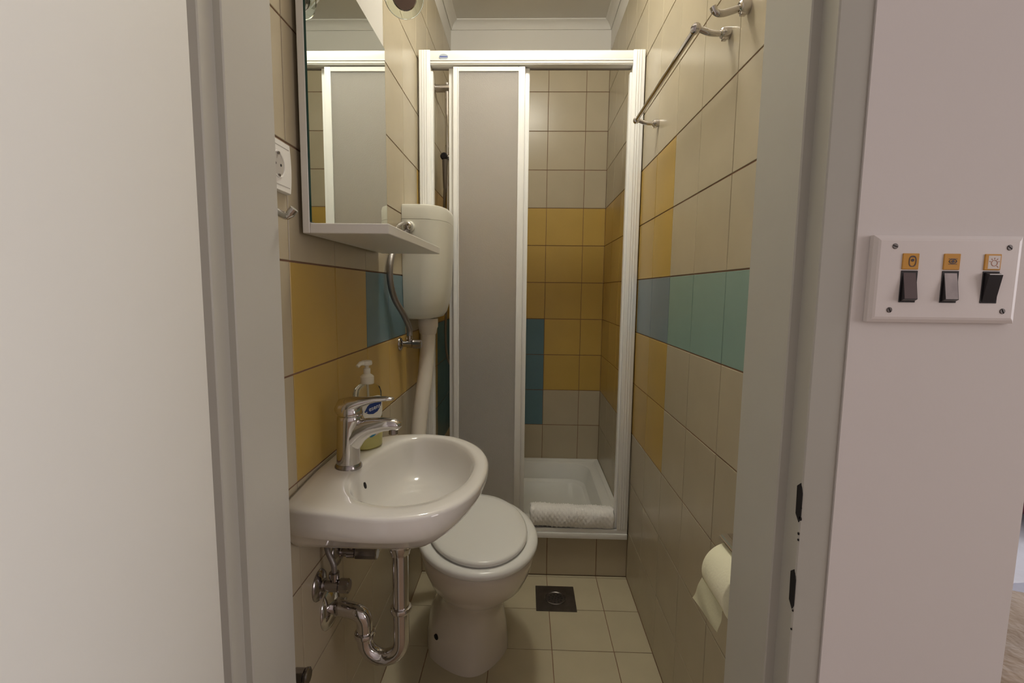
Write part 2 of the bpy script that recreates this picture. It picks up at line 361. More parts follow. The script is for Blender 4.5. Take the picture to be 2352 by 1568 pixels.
# ------------------------------------------------------------------ shower tray
t0 = bmesh.new(); cx, cy = (XL + XR) / 2, (1.917 + YB) / 2; hx, hy = (XR - XL) / 2 - 0.001, (YB - 1.917) / 2 - 0.001
rings = [rrect(cx, cy, hx, hy, 0.004, 0.0), rrect(cx, cy, hx, hy, 0.004, 0.203), rrect(cx, cy, hx - 0.003, hy - 0.003, 0.004, 0.206), rrect(cx, cy, hx - 0.022, hy - 0.022, 0.012, 0.206),
         rrect(cx, cy, hx - 0.026, hy - 0.026, 0.016, 0.203), rrect(cx, cy, hx - 0.058, hy - 0.058, 0.09, 0.203), rrect(cx, cy, hx - 0.066, hy - 0.066, 0.09, 0.198),
         rrect(cx, cy, hx - 0.074, hy - 0.074, 0.09, 0.18), rrect(cx, cy, hx - 0.090, hy - 0.090, 0.085, 0.120), rrect(cx, cy, hx - 0.105, hy - 0.105, 0.08, 0.106), rrect(cx, cy, hx - 0.14, hy - 0.14, 0.06, 0.102), rrect(cx, cy, 0.02, 0.02, 0.01, 0.098)]
tr = thing('shower_tray', 'white square shower tray on tiled kerb at the back of the bathroom', 'shower tray', (cx, cy, 0))
finish(loft(t0, rings), 'basin', TRAYM, tr, angle=30)
finish(lathe(bmesh.new(), [(0.028, 0.0), (0.028, 0.004), (0.024, 0.006), (0.006, 0.0065)], (cx - 0.12, cy + 0.1, 0.1005)), 'waste_cap', CHROME, tr)

# ------------------------------------------------------------------ shower enclosure
en = thing('shower_enclosure', 'white framed sliding shower screen with frosted panels in front of the tray', 'shower screen', (0.0, 1.87, 0.166))
Y0, Y1 = 1.842, 1.885
bm = bmesh.new(); box(bm, (-0.362, Y0, 1.972), (0.376, Y1, 2.021), 0.002); box(bm, (-0.362, Y0 - 0.0025, 1.985), (0.376, Y0, 1.990), 0.0012, 1); box(bm, (-0.362, Y0 - 0.002, 1.9755), (0.376, Y0, 1.981), 0.001, 1)
finish(bm, 'header_rail', ENAMEL, en)
bm = bmesh.new(); box(bm, (-0.36, Y0 + 0.032, 1.9665), (0.374, Y0 + 0.036, 1.972)); finish(bm, 'header_channel', CHROME_D, en, smooth=False)
def post(x0, x1, s):
    bm = bmesh.new(); box(bm, (x0, Y0 - 0.002, 0.207), (x1, Y1, 2.023), 0.002)
    for k in range(3): xx = x0 + (x1 - x0) * (0.25 + 0.2 * k); box(bm, (xx, Y0 - 0.0035, 0.208), (xx + 0.003, Y0 - 0.002, 2.022), 0.0006, 1)
    xe = x1 if s > 0 else x0 - 0.008
    box(bm, (xe, Y0 + 0.012, 0.207), (xe + 0.008, Y1 - 0.008, 1.955 if s > 0 else 1.95), 0.001, 1)
    return finish(bm, 'side_post', ENAMEL, en)
post(-0.404, -0.362, 1); post(0.376, 0.419, -1)
bm = bmesh.new(); box(bm, (-0.404, Y0 - 0.004, 0.167), (0.419, Y1 + 0.03, 0.190), 0.002); box(bm, (-0.404, Y0, 0.190), (0.419, Y0 + 0.012, 0.206), 0.0015); box(bm, (-0.404, Y1 - 0.010, 0.190), (0.419, Y1, 0.206), 0.0015)
finish(bm, 'sill_rail', ENAMEL, en)
def panel(x0, x1, y, w0, w1, ztop):
    bm = bmesh.new(); d = 0.011
    box(bm, (x0, y, 0.198), (x0 + w0, y + d, ztop), 0.002); box(bm, (x1 - w1, y, 0.198), (x1, y + d, ztop), 0.002)
    box(bm, (x0 + w0, y + 0.0005, ztop - 0.017), (x1 - w1, y + d, ztop), 0.001, 1); box(bm, (x0 + w0, y + 0.0005, 0.198), (x1 - w1, y + d, 0.225), 0.001, 1)
    box(bm, (x0 + w0 - 0.005, y - 0.002, 0.205), (x0 + w0 - 0.001, y, ztop - 0.004), 0.0006, 1)
    f = finish(bm, 'sliding_panel', ENAMEL, en)
    bm = box(bmesh.new(), (x0 + w0, y + 0.003, 0.225), (x1 - w1, y + 0.006, ztop - 0.017)); finish(bm, 'pane', FROST, f, smooth=False)
panel(-0.279, -0.014, 1.847, 0.021, 0.024, 1.968); panel(-0.297, 0.003, 1.864, 0.022, 0.022, 1.969)
bm = lathe(bmesh.new(), [(0.0001, 0.0), (1, 0.0), (1, 0.0015), (0.0001, 0.0015)], (0, 0, 0), ((1, 0, 0), (0, 0, 1), (0, -1, 0)), 28)
for v in bm.verts: v.co = Vector((-0.3125 + v.co.x * 0.0165, Y0 + v.co.y - 0.0003, 1.9985 + v.co.z * 0.0098))
bd = finish(bm, 'badge', BADGE, en)
finish(box(bmesh.new(), (-0.3265, Y0 - 0.0022, 1.9965), (-0.2985, Y0 - 0.0018, 2.0005)), 'badge_stripe', BADGEB, bd, smooth=False)
# stripe holds a tiny illegible line in the photo, kept as a plain blue bar

# white waffle bath mat folded over the sill
def mat_roll():
    bm = bmesh.new(); NX, NT = 150, 44; X0, X1 = 0.030, 0.366; cyy, cz = 1.876, 0.2495; a, b_ = 0.040, 0.0415
    rows = []
    for i in range(NX + 1):
        u = i / NX; x = X0 + (X1 - X0) * u; row = []
        endk = min(1, min(u, 1 - u) * 40); dr = 0.86 + 0.14 * math.sqrt(endk)
        for j in range(NT):
            t = 2 * PI * j / NT
            q = 0.0034 * max(0, math.sin(x * 330) * math.sin(t * 11 + (i // 4) * 0.0))
            wob = 0.0012 * math.sin(x * 60 + t * 3) + 0.002 * math.sin(x * 17 + 1) * math.cos(t)
            ce, se = math.cos(t), math.sin(t)
            k = 1.0 / (abs(ce) ** 2.6 + abs(se) ** 2.6) ** (1 / 2.6)
            rr = k * dr
            row.append(Vector((x + (0.002 * math.sin(t * 5) if i in (0, NX) else 0), cyy + (a * rr + q + wob) * ce, cz - 0.008 * u + (b_ * rr + q + wob) * se)))
        rows.append(row)
    loft(bm, rows); return bm
mt = finish(mat_roll(), 'bath_mat', TERRY, angle=60, origin=(0.2, 1.876, 0.207)); tag(mt, 'folded white waffle bath mat laid over the shower sill', 'bath mat')

# shower riser rail with hand shower
BX, BY = -0.357, 2.19
rl = thing('shower_rail', 'chrome shower riser rail with hand shower and hose behind the screen', 'shower', (XL, BY, 1.0))
finish(tube(bmesh.new(), [(BX, BY, 1.40), (BX, BY, 2.05)], 0.009), 'bar', CHROME, rl)
for z in (2.028, 1.42):
    bm = tube(bmesh.new(), [(XL, BY, z), (BX + 0.014, BY, z)], 0.0165); lathe(bm, [(0.02, 0), (0.02, 0.006), (0.013, 0.008)], (XL, BY, z), 'x'); finish(bm, 'bracket', CHROME, rl)
bm = tube(bmesh.new(), [(BX - 0.02, BY, 1.735), (BX + 0.03, BY, 1.735)], 0.014); sl = finish(bm, 'slider', CHROME, rl)
bm = lathe(bmesh.new(), [(0.012, 0), (0.016, 0.004), (0.016, 0.016), (0.011, 0.020)], (BX - 0.01, BY - 0.012, 1.735), ((1, 0, 0), (0, 0, 1), (0, -1, 0))); finish(bm, 'knob', BLACK, sl)
finish(tube(bmesh.new(), [(BX - 0.006, BY - 0.020, 1.722), (BX - 0.007, BY - 0.018, 1.66), (BX - 0.009, BY - 0.012, 1.60)], [0.013, 0.011, 0.007]), 'hose_connector', HOSE, sl)
bm = tube(bmesh.new(), spline([(BX + 0.03, BY, 1.62), (BX + 0.035, BY, 1.72), (BX + 0.05, BY, 1.79), (BX + 0.09, BY, 1.82)], 8, False), [0.009] * 12 + [0.011] * 13); hs = finish(bm, 'hand_shower', CHROME, rl)
ax = axes((0.5, 0, -0.85)); bm = lathe(bmesh.new(), [(0.012, -0.02), (0.035, -0.006), (0.038, 0.008), (0.034, 0.012)], (BX + 0.105, BY, 1.815), ax); finish(bm, 'spray_head', CHROME, hs)
hp = spline([(BX - 0.009, BY - 0.012, 1.605), (BX - 0.014, BY, 1.54), (BX - 0.022, BY + 0.03, 1.35), (BX - 0.012, BY + 0.05, 1.15), (BX - 0.02, BY + 0.06, 0.93), (BX - 0.005, BY + 0.09, 0.80), (BX + 0.05, BY + 0.2, 0.78), (-0.22, 2.50, 0.86), (-0.20, 2.61, 1.0)], 10, False)
finish(tube(bmesh.new(), hp, 0.0055, 10), 'hose', HOSE, rl)
mx = thing('shower_mixer', 'chrome shower mixer on back wall behind the frosted panel', 'tap', (-0.18, YB, 1.03))
bm = tube(bmesh.new(), [(-0.27, 2.62, 1.03), (-0.09, 2.62, 1.03)], 0.02); finish(bm, 'body', CHROME, mx)
for x in (-0.255, -0.105):
    bm = lathe(bmesh.new(), [(0.028, 0), (0.028, 0.006), (0.012, 0.010), (0.012, 0.045)], (x, YB, 1.03), ((1, 0, 0), (0, 0, 1), (0, -1, 0))); finish(bm, 'wall_flange', CHROME, mx)
bm = box(bmesh.new(), (-0.195, 2.53, 1.045), (-0.165, 2.63, 1.06), 0.004); finish(bm, 'lever', CHROME, mx)

# ------------------------------------------------------------------ toilet
def sc(pts, c, sx, sy, z):
    return [Vector((c[0] + (p.x - c[0]) * sx, c[1] + (p.y - c[1]) * sy, z)) for p in pts]
wc = thing('toilet', 'white floor standing toilet with closed lid on beige floor tiles', 'toilet', (-0.135, 1.45, 0))
# local plan: toe direction -Y, turned 12 degrees towards +X
ang = math.radians(12); CW = Vector((-0.137, 1.40, 0))
def wp(x, y, z=0): # local to world
    return Vector((CW.x + x * math.cos(ang) - y * math.sin(ang), CW.y + x * math.sin(ang) + y * math.cos(ang), z))
def egg(wd, fr, bk, z, n=48, sq=2.15, dx=0.0, dy=0.0, flare=0.0):
    out = []
    for k in range(n):
        t = 2 * PI * k / n; c, s = math.cos(t), math.sin(t)
        e = 2.0 if s < 0 else sq
        x = wd * (1 if c >= 0 else -1) * abs(c) ** (2 / e); y = (fr if s < 0 else bk) * (1 if s >= 0 else -1) * abs(s) ** (2 / e)
        x *= 1 + flare * s
        out.append(wp(x + dx, y + dy, z))
    return out
rings = []
for (wd, fr, bk, z, dy, fl_) in ((0.126, 0.106, 0.235, 0.0, 0.030, .37), (0.125, 0.105, 0.235, 0.03, 0.030, .37), (0.117, 0.099, 0.232, 0.09, 0.030, .34), (0.102, 0.094, 0.230, 0.15, 0.028, .24), (0.099, 0.100, 0.232, 0.20, 0.022, .12),
                            (0.120, 0.135, 0.240, 0.245, 0.012, .04), (0.148, 0.178, 0.252, 0.290, 0.004, 0), (0.166, 0.206, 0.262, 0.340, 0.0, 0), (0.173, 0.219, 0.268, 0.376, 0.0, 0), (0.174, 0.222, 0.270, 0.391, 0.0, 0), (0.170, 0.218, 0.266, 0.397, 0.0, 0), (0.12, 0.15, 0.2, 0.397, 0.0, 0)):
    rings.append(egg(wd, fr, bk, z, dx=-0.06 * fl_, dy=dy, flare=fl_))
finish(loft(bmesh.new(), rings), 'bowl', CERAMIC_WC, wc, angle=60)
def dome(specs, dy=0.0): return loft(bmesh.new(), [egg(a, b_, c, z, dy=dy) for a, b_, c, z in specs])
finish(dome([(0.170, 0.222, 0.235, 0.398), (0.178, 0.232, 0.240, 0.401), (0.1815, 0.2365, 0.243, 0.409), (0.180, 0.235, 0.242, 0.417), (0.174, 0.228, 0.238, 0.4225), (0.163, 0.214, 0.229, 0.4245), (0.150, 0.200, 0.220, 0.4245), (0.10, 0.12, 0.15, 0.424)]), 'seat', SEATP, wc, angle=60)
finish(dome([(0.140, 0.205, 0.215, 0.425), (0.1465, 0.2125, 0.219, 0.427), (0.149, 0.2155, 0.221, 0.433), (0.1475, 0.214, 0.220, 0.439), (0.142, 0.207, 0.216, 0.4425), (0.120, 0.178, 0.196, 0.4450), (0.08, 0.12, 0.14, 0.4465), (0.02, 0.03, 0.04, 0.447)]), 'lid', SEATP, wc, angle=60)
for s in (-1, 1):
    p = wp(s * 0.07, 0.236, 0.412); finish(tube(bmesh.new(), [p - Vector((0.016, 0, 0)), p + Vector((0.016, 0, 0))], 0.008), 'hinge', SEATP, wc)
p = wp(-0.124, 0.010, 0.080); d = (wp(-1, -0.8) - wp(0, 0)).normalized()
finish(lathe(bmesh.new(), [(0.009, 0.0), (0.009, 0.006), (0.006, 0.007)], p, axes(d)), 'fixing_hole_plug', DARKHOLE, wc)

# cistern on the left wall
ct = thing('cistern', 'high white plastic cistern hung on left wall above toilet', 'cistern', (XL, 1.72, 1.06))
def cplan(ya, yb, xf, r, z, n=7):
    """plan against the wall, near corner generously rounded"""
    pts = [Vector((XL + 0.001, yb, z)), Vector((XL + 0.001, ya, z))]
    r1, r2 = r, r * 0.55
    for k in range(n + 1):
        a = math.radians(-90 + 90 * k / n); pts.append(Vector((xf - r1 + r1 * math.cos(a), ya + r1 * 1.25 + r1 * 1.25 * math.sin(a), z)))
    for k in range(n + 1):
        a = math.radians(0 + 90 * k / n); pts.append(Vector((xf - r2 + r2 * math.cos(a), yb - r2 + r2 * math.sin(a), z)))
    return pts
body = []
for (ya, yb, xf, r, z) in ((1.640, 1.79, -0.330, 0.05, 1.052), (1.622, 1.81, -0.305, 0.06, 1.058), (1.612, 1.82, -0.294, 0.065, 1.075), (1.606, 1.83, -0.284, 0.07, 1.11), (1.600, 1.832, -0.276, 0.075, 1.17), (1.597, 1.834, -0.271, 0.078, 1.28), (1.596, 1.834, -0.269, 0.08, 1.383)):
    body.append(cplan(ya, yb, xf, r, z))
finish(loft(bmesh.new(), body), 'tank', CISTP, ct, angle=50)
lid = []
for (ya, yb, xf, r, z) in ((1.5975, 1.834, -0.271, 0.079, 1.3835), (1.5958, 1.8345, -0.2695, 0.08, 1.3845), (1.5955, 1.8345, -0.2695, 0.08, 1.418), (1.599, 1.838, -0.273, 0.075, 1.429), (1.612, 1.832, -0.285, 0.065, 1.434), (1.65, 1.80, -0.32, 0.05, 1.435)):
    lid.append(cplan(ya, yb, xf, r, z))
finish(loft(bmesh.new(), lid), 'tank_lid', CISTP, ct, angle=50)
bm = lathe(bmesh.new(), [(0.019, 0), (0.019, 0.006), (0.015, 0.009)], (-0.386, 1.5965, 1.358), ((1, 0, 0), (0, 0, 1), (0, -1, 0))); hb = finish(bm, 'lever_rosette', CISTP, ct)
bm = lathe(bmesh.new(), [(0.013, 0), (0.013, 0.02), (0.010, 0.023)], (-0.386, 1.588, 1.358), ((1, 0, 0), (0, 0, 1), (0, -1, 0)))
tube(bm, spline([(-0.386, 1.568, 1.362), (-0.392, 1.550, 1.364), (-0.400, 1.515, 1.352), (-0.404, 1.49, 1.335)], 6, False), 0.006, 12); finish(bm, 'flush_lever', CHROME, hb)
bm = lathe(bmesh.new(), [(0.036, 0.0), (0.036, -0.030), (0.033, -0.036), (0.030, -0.052), (0.0275, -0.056)], (-0.348, 1.70, 1.052)); finish(bm, 'outlet_collar', PIPEP, ct)
fp = spline([(-0.348, 1.70, 1.02), (-0.350, 1.70, 0.95), (-0.355, 1.68, 0.85), (-0.362, 1.64, 0.74), (-0.366, 1.60, 0.62), (-0.366, 1.595, 0.50), (-0.350, 1.62, 0.42), (-0.30, 1.655, 0.375), (-0.24, 1.665, 0.37)], 8, False)
finish(tube(bmesh.new(), fp, 0.0265, 20), 'flush_pipe', PIPEP, ct, angle=60)

# angle valves -------------------------------------------------------
def valve(name, label, y, z, ln=0.062, group=None, flange=0.031, up=True):
    v = thing(name, label, 'valve', (XL, y, z), group)
    finish(lathe(bmesh.new(), [(flange, 0.0), (flange, 0.002), (flange * 0.9, 0.006), (flange * 0.45, 0.011), (flange * 0.42, 0.014)], (XL, y, z), 'x'), 'flange', CHROME_D, v)
    finish(lathe(bmesh.new(), [(0.0095, 0.01), (0.0095, 0.024), (0.0125, 0.025), (0.0125, 0.042), (0.010, 0.043)], (XL, y, z), 'x'), 'valve_body', CHROME_D, v)
    finish(lathe(bmesh.new(), [(0.013, 0.043), (0.0145, 0.045), (0.0145, ln), (0.012, ln + 0.002)], (XL, y, z), 'x', 10), 'handle', CHROME_D, v)
    if up: finish(lathe(bmesh.new(), [(0.0075, 0.008), (0.0075, 0.016), (0.0105, 0.017), (0.0105, 0.028), (0.007, 0.029)], (XL + 0.033, y, z), 'z', 12), 'nut', CHROME_D, v)
    return v
v1 = valve('angle_valve', 'chrome angle valve on left wall beneath washbasin with curved hose', 0.905, 0.555)
hz = spline([(XL + 0.033, 0.905, 0.582), (XL + 0.032, 0.905, 0.600), (XL + 0.020, 0.91, 0.622), (XL + 0.012, 0.92, 0.640), (XL + 0.02, 0.925, 0.655)], 8, False)
finish(tube(bmesh.new(), hz, 0.0055, 12), 'hose', HOSE, v1)
v2 = valve('angle_valve', 'chrome angle valve tucked just under the washbasin body', 1.00, 0.572, 0.090)
v3 = valve('angle_valve', 'chrome valve low beside door jamb, lowest on left wall', 0.748, 0.492, 0.048, flange=0.036, up=False)
v4 = valve('angle_valve', 'chrome angle valve feeding the cistern, on yellow tile beside flush pipe', 1.555, 0.975, 0.07, flange=0.022)
h4 = spline([(XL + 0.033, 1.555, 1.00), (XL + 0.033, 1.552, 1.03), (XL + 0.028, 1.50, 1.075), (XL + 0.018, 1.43, 1.13), (XL + 0.015, 1.40, 1.19), (XL + 0.015, 1.42, 1.25), (XL + 0.018, 1.50, 1.31), (XL + 0.022, 1.593, 1.345)], 8, False)
finish(tube(bmesh.new(), h4, 0.0095, 14), 'hose', HOSE, v4)

# ------------------------------------------------------------------ washbasin
bs = thing('washbasin', 'small oval white ceramic washbasin mounted on left wall', 'washbasin', (XL, 0.93, 0.67))
oc = [(-0.4115, 1.07), (-0.4115, 0.93), (-0.4115, 0.79), (-0.397, 0.757), (-0.345, 0.733), (-0.280, 0.714), (-0.215, 0.708), (-0.155, 0.724), (-0.110, 0.768), (-0.082, 0.835), (-0.072, 0.925), (-0.080, 1.005), (-0.110, 1.078), (-0.160, 1.130), (-0.225, 1.152), (-0.290, 1.150), (-0.350, 1.128), (-0.398, 1.098)]
ic = [(-0.318, 1.005), (-0.330, 0.93), (-0.326, 0.870), (-0.313, 0.825), (-0.285, 0.785), (-0.245, 0.763), (-0.205, 0.762), (-0.165, 0.778), (-0.135, 0.812), (-0.110, 0.865), (-0.102, 0.930), (-0.108, 0.990), (-0.130, 1.050), (-0.165, 1.098), (-0.205, 1.122), (-0.250, 1.124), (-0.285, 1.100), (-0.304, 1.055)]
OUT = spline([(x, y, 0) for x, y in oc], 5); INN = spline([(x, y, 0) for x, y in ic], 5)
for p in OUT: p.x = max(p.x, XL + 0.0008)
rings = []
def lerp(a, b_, t): return [p + (q - p) * t for p, q in zip(a, b_)]
def squeeze(y, L): return y / (1 + (abs(y) / L) ** 5) ** 0.2
for (sx, z) in ((0.28, 0.666), (0.45, 0.668), (0.58, 0.675), (0.69, 0.688), (0.775, 0.703), (0.85, 0.720), (0.905, 0.736), (0.95, 0.752), (0.985, 0.769), (1.0, 0.782), (1.0, 0.790), (0.998, 0.794)):
    L = max(0.05, 0.93 - (1.153 - z) / 0.57 + (0.0 if z < 0.74 else (z - 0.74) * 4))
    rings.append([Vector((XL + 0.0008 + (p.x - XL) * sx, 0.93 + squeeze(p.y - 0.93, L * 1.04) * (1 if z < 0.785 else 0.999), z)) for p in OUT])
for p_, q_ in zip(rings[-1], OUT): p_.y = q_.y
for p_, q_ in zip(rings[-2], OUT): p_.y = 0.93 + (q_.y - 0.93) * 0.999
rings.append([Vector((p.x, p.y, 0.7975)) for p in lerp(OUT, INN, 0.10)]); rings.append([Vector((p.x, p.y, 0.7990)) for p in lerp(OUT, INN, 0.28)])
rings.append([Vector((p.x, p.y, 0.7985)) for p in lerp(OUT, INN, 0.62)]); rings.append([Vector((p.x, p.y, 0.7975)) for p in lerp(OUT, INN, 0.86)]); rings.append([Vector((p.x, p.y, 0.7945)) for p in lerp(OUT, INN, 0.97)])
ICX, ICY = -0.218, 0.94
for (s, z) in ((0.985, 0.788), (0.965, 0.776), (0.935, 0.758), (0.89, 0.738), (0.82, 0.721), (0.70, 0.708), (0.52, 0.700), (0.30, 0.696), (0.08, 0.694)):
    rings.append([Vector((ICX + (p.x - ICX) * s, ICY + (p.y - ICY) * s, z)) for p in INN])
bm = loft(bmesh.new(), rings)
for v in bm.verts:                                # level sinks slightly towards the wall edge by the door
    if v.co.z > 0.75 and v.co.x < -0.30: v.co.z -= 0.010 * min(1, (-0.30 - v.co.x) / 0.11) * min(1, max(0, (0.90 - v.co.y) / 0.12))
finish(bm, 'bowl', CERAMIC, bs, angle=70)
bm = lathe(bmesh.new(), [(0.0065, 0.0), (0.0065, 0.0015), (0.005, 0.002)], (-0.3130, 0.905, 0.767), axes((0.95, 0.1, 0.30))); finish(bm, 'overflow_hole', DARKHOLE, bs)
finish(lathe(bmesh.new(), [(0.026, 0.0), (0.026, 0.003), (0.021, 0.004), (0.019, 0.001), (0.003, 0.0005)], (ICX, ICY, 0.6955)), 'waste_ring', CHROME, bs)
finish(lathe(bmesh.new(), [(0.037, 0.674), (0.036, 0.655), (0.0345, 0.644), (0.031, 0.637), (0.027, 0.635)], (-0.251, 0.93, 0)), 'outlet_boss', CERAMIC, bs)

# waste trap
TX, TY = -0.251, 0.93
tp = thing('waste_trap', 'polished chrome bottle bend trap running from washbasin to left wall', 'trap', (TX, TY, 0.655))
finish(lathe(bmesh.new(), [(0.0235, 0.635), (0.0235, 0.627), (0.020, 0.617), (0.0195, 0.613)], (TX, TY, 0)), 'waste_nut', CHROME, tp)
xb = -0.2895; rb = 0.0385; zb = 0.419
pts = [(TX, TY, 0.64), (TX, TY, 0.55), (TX, TY, zb + 0.01)]
for k in range(0, 13): a = math.radians(-180 * k / 12); pts.append((xb + rb * math.cos(a), TY, zb + rb * math.sin(a)))
pts.append((xb - rb, TY, zb + 0.025))
finish(tube(bmesh.new(), pts, 0.0165, 24), 'drop_pipe', CHROME, tp, angle=60)
pts = spline([(xb - rb, TY, zb + 0.020), (xb - rb - 0.001, TY, zb + 0.045), (xb - rb - 0.010, TY, zb + 0.058), (-0.360, TY + 0.006, 0.481), (XL + 0.002, TY + 0.022, 0.478)], 8, False)
finish(tube(bmesh.new(), pts, 0.0165, 24), 'outlet_pipe', CHROME, tp, angle=60)
ring_p = [(0.0165, -0.006), (0.021, -0.005), (0.0225, 0), (0.021, 0.005), (0.0165, 0.006)]
finish(lathe(bmesh.new(), ring_p, (TX, TY, 0.492)), 'coupling_ring', CHROME, tp); finish(lathe(bmesh.new(), ring_p, (xb - rb, TY, zb + 0.014)), 'coupling_ring', CHROME, tp)
finish(lathe(bmesh.new(), [(0.046, 0.0), (0.046, 0.002), (0.041, 0.008), (0.024, 0.015), (0.019, 0.017), (0.019, 0.034), (0.0165, 0.035)], (XL, TY + 0.022, 0.476), 'x'), 'wall_flange', CHROME, tp)

# basin tap
AX, AY = -0.352, 0.925
tap = thing('basin_tap', 'chrome single lever mixer tap on the washbasin deck', 'tap', (AX, AY, 0.797))
finish(lathe(bmesh.new(), [(0.0265, 0.796), (0.0265, 0.801), (0.0235, 0.806)], (AX, AY, 0)), 'base_ring', CHROME_D, tap)
body = []
for (dx, r, z) in ((0, 0.0235, 0.804), (0.0005, 0.0228, 0.82), (0.001, 0.0225, 0.84), (0.002, 0.0228, 0.86), (0.0035, 0.0238, 0.88), (0.005, 0.0248, 0.895), (0.006, 0.0246, 0.903), (0.006, 0.022, 0.905)):
    body.append([Vector((AX + dx + r * math.cos(2 * PI * k / 28), AY + r * 0.95 * math.sin(2 * PI * k / 28), z)) for k in range(28)])
finish(loft(bmesh.new(), body), 'body', CHROME, tap, angle=60)
def sweep(path, sizes, seg=20):                  # oval sections (half width along Y, half height)
    rings = []
    P = [Vector(p) for p in path]
    for i, p in enumerate(P):
        t = (P[min(i + 1, len(P) - 1)] - P[max(i - 1, 0)]).normalized(); s = Vector((0, 1, 0)); u = t.cross(s).normalized()
        a, b_ = sizes[i]; rings.append([p + s * a * math.cos(2 * PI * k / seg) + u * b_ * math.sin(2 * PI * k / seg) for k in range(seg)])
    return loft(bmesh.new(), rings)
sp = finish(sweep([(AX + 0.004, AY, 0.858), (AX + 0.022, AY, 0.872), (AX + 0.045, AY, 0.881), (AX + 0.073, AY, 0.886), (AX + 0.094, AY, 0.886), (AX + 0.103, AY, 0.882), (AX + 0.106, AY, 0.879)],
            [(0.021, 0.030), (0.019, 0.024), (0.0175, 0.0175), (0.0155, 0.0135), (0.0145, 0.012), (0.012, 0.010), (0.005, 0.004)]), 'spout', CHROME, tap, angle=60)
finish(lathe(bmesh.new(), [(0.009, 0), (0.009, -0.010), (0.007, -0.0105)], (AX + 0.092, AY, 0.877)), 'aerator', CHROME_D, sp)
finish(sweep([(AX - 0.017, AY, 0.910), (AX - 0.006, AY, 0.918), (AX + 0.010, AY, 0.925), (AX + 0.030, AY, 0.931), (AX + 0.055, AY, 0.936), (AX + 0.078, AY, 0.938), (AX + 0.090, AY, 0.938), (AX + 0.094, AY, 0.938)],
       [(0.015, 0.012), (0.0225, 0.020), (0.022, 0.016), (0.017, 0.010), (0.011, 0.006), (0.010, 0.0045), (0.008, 0.0035), (0.003, 0.0015)]), 'lever', CHROME, tap, angle=60)
finish(lathe(bmesh.new(), [(0.0235, 0.905), (0.0245, 0.908), (0.0225, 0.919), (0.016, 0.926)], (AX + 0.006, AY, 0)), 'lever_cap', CHROME, tap)

# soap dispenser ---------------------------------------------------------
SB = Vector((-0.350, 1.042, 0.7985)); fa = math.radians(-26)        # broad face turned towards basin and door
sbt = thing('soap_bottle', 'clear pump bottle with yellow soap behind the basin tap', 'soap dispenser', tuple(SB))
fu = Vector((-math.sin(fa) * -1.0, math.cos(fa), 0)); fu = Vector((0.55, 0.835, 0)).normalized(); fn = Vector((0.835, -0.55, 0)).normalized()   # along width / face normal
def bsec(hw, ht, z, n=32, e=2.6):
    out = []
    for k in range(n):
        t = 2 * PI * k / n; c, s = math.cos(t), math.sin(t)
        a = hw * (1 if c >= 0 else -1) * abs(c) ** (2 / e); b_ = ht * (1 if s >= 0 else -1) * abs(s) ** (2 / e)
        out.append(SB + fu * a + fn * b_ + Vector((0, 0, z)))
    return out
finish(loft(bmesh.new(), [bsec(0.027, 0.018, 0.0), bsec(0.032, 0.022, 0.004), bsec(0.033, 0.023, 0.03), bsec(0.0325, 0.0225, 0.09), bsec(0.032, 0.022, 0.126), bsec(0.029, 0.019, 0.137), bsec(0.018, 0.015, 0.145), bsec(0.0125, 0.0125, 0.148), bsec(0.0125, 0.0125, 0.152)]), 'bottle', CLEARP, sbt, angle=60)
finish(loft(bmesh.new(), [bsec(0.026, 0.017, 0.002), bsec(0.0305, 0.0205, 0.005), bsec(0.0318, 0.0215, 0.03), bsec(0.0316, 0.0213, 0.060)]), 'liquid_soap', SOAPL, sbt, angle=50)
pm = finish(lathe(bmesh.new(), [(0.0145, 0.146), (0.0150, 0.149), (0.0150, 0.162), (0.011, 0.166), (0.0075, 0.168), (0.0075, 0.180), (0.0045, 0.181), (0.0045, 0.190)], SB), 'pump_collar', PUMP, sbt)
bm = lathe(bmesh.new(), [(0.004, 0.186), (0.011, 0.188), (0.012, 0.192), (0.011, 0.197), (0.005, 0.198)], SB)
hd = Vector((-0.5, -0.86, 0)).normalized()
tube(bm, [SB + Vector((0, 0, 0.192)), SB + hd * 0.018 + Vector((0, 0, 0.193)), SB + hd * 0.026 + Vector((0, 0, 0.187))], [0.0055, 0.0048, 0.004], 12); finish(bm, 'pump_head', PUMP, pm)
finish(tube(bmesh.new(), [SB + Vector((0, 0, 0.01)), SB + Vector((0, 0, 0.146))], 0.0025, 8), 'dip_tube', PUMP, pm)
def face_poly(pts, off, name, m, parent):           # decal hugging the curved broad face
    def put(a, h, o_):
        e = 2.6; hw = 0.0330; ht = 0.0228
        bb = ht * max(0.0, 1 - abs(a / hw) ** e) ** (1 / e)
        return SB + fu * a + fn * (bb + o_) + Vector((0, 0, h))
    bm = bmesh.new(); c = Vector((sum(p[0] for p in pts) / len(pts), sum(p[1] for p in pts) / len(pts)))
    rr = [[put(c.x + (p[0] - c.x) * s, c.y + (p[1] - c.y) * s, off) for p in pts] for s in (1, 0.75, 0.5, 0.25, 0.02)]
    loft(bm, rr, True, False, True); return finish(bm, name, m, parent, angle=80)
def ell(cx_, cy_, a, b_, rot=0, n=28, e=2.0):
    out = []
    for k in range(n):
        t = 2 * PI * k / n; c, s = math.cos(t), math.sin(t)
        x = a * (1 if c >= 0 else -1) * abs(c) ** (2 / e); y = b_ * (1 if s >= 0 else -1) * abs(s) ** (2 / e)
        out.append((cx_ + x * math.cos(rot) - y * math.sin(rot), cy_ + x * math.sin(rot) + y * math.cos(rot)))
    return out
lb = face_poly(ell(0.0, 0.094, 0.027, 0.027, 0, 36, 3.2), 0.0006, 'label', LABELW, sbt)
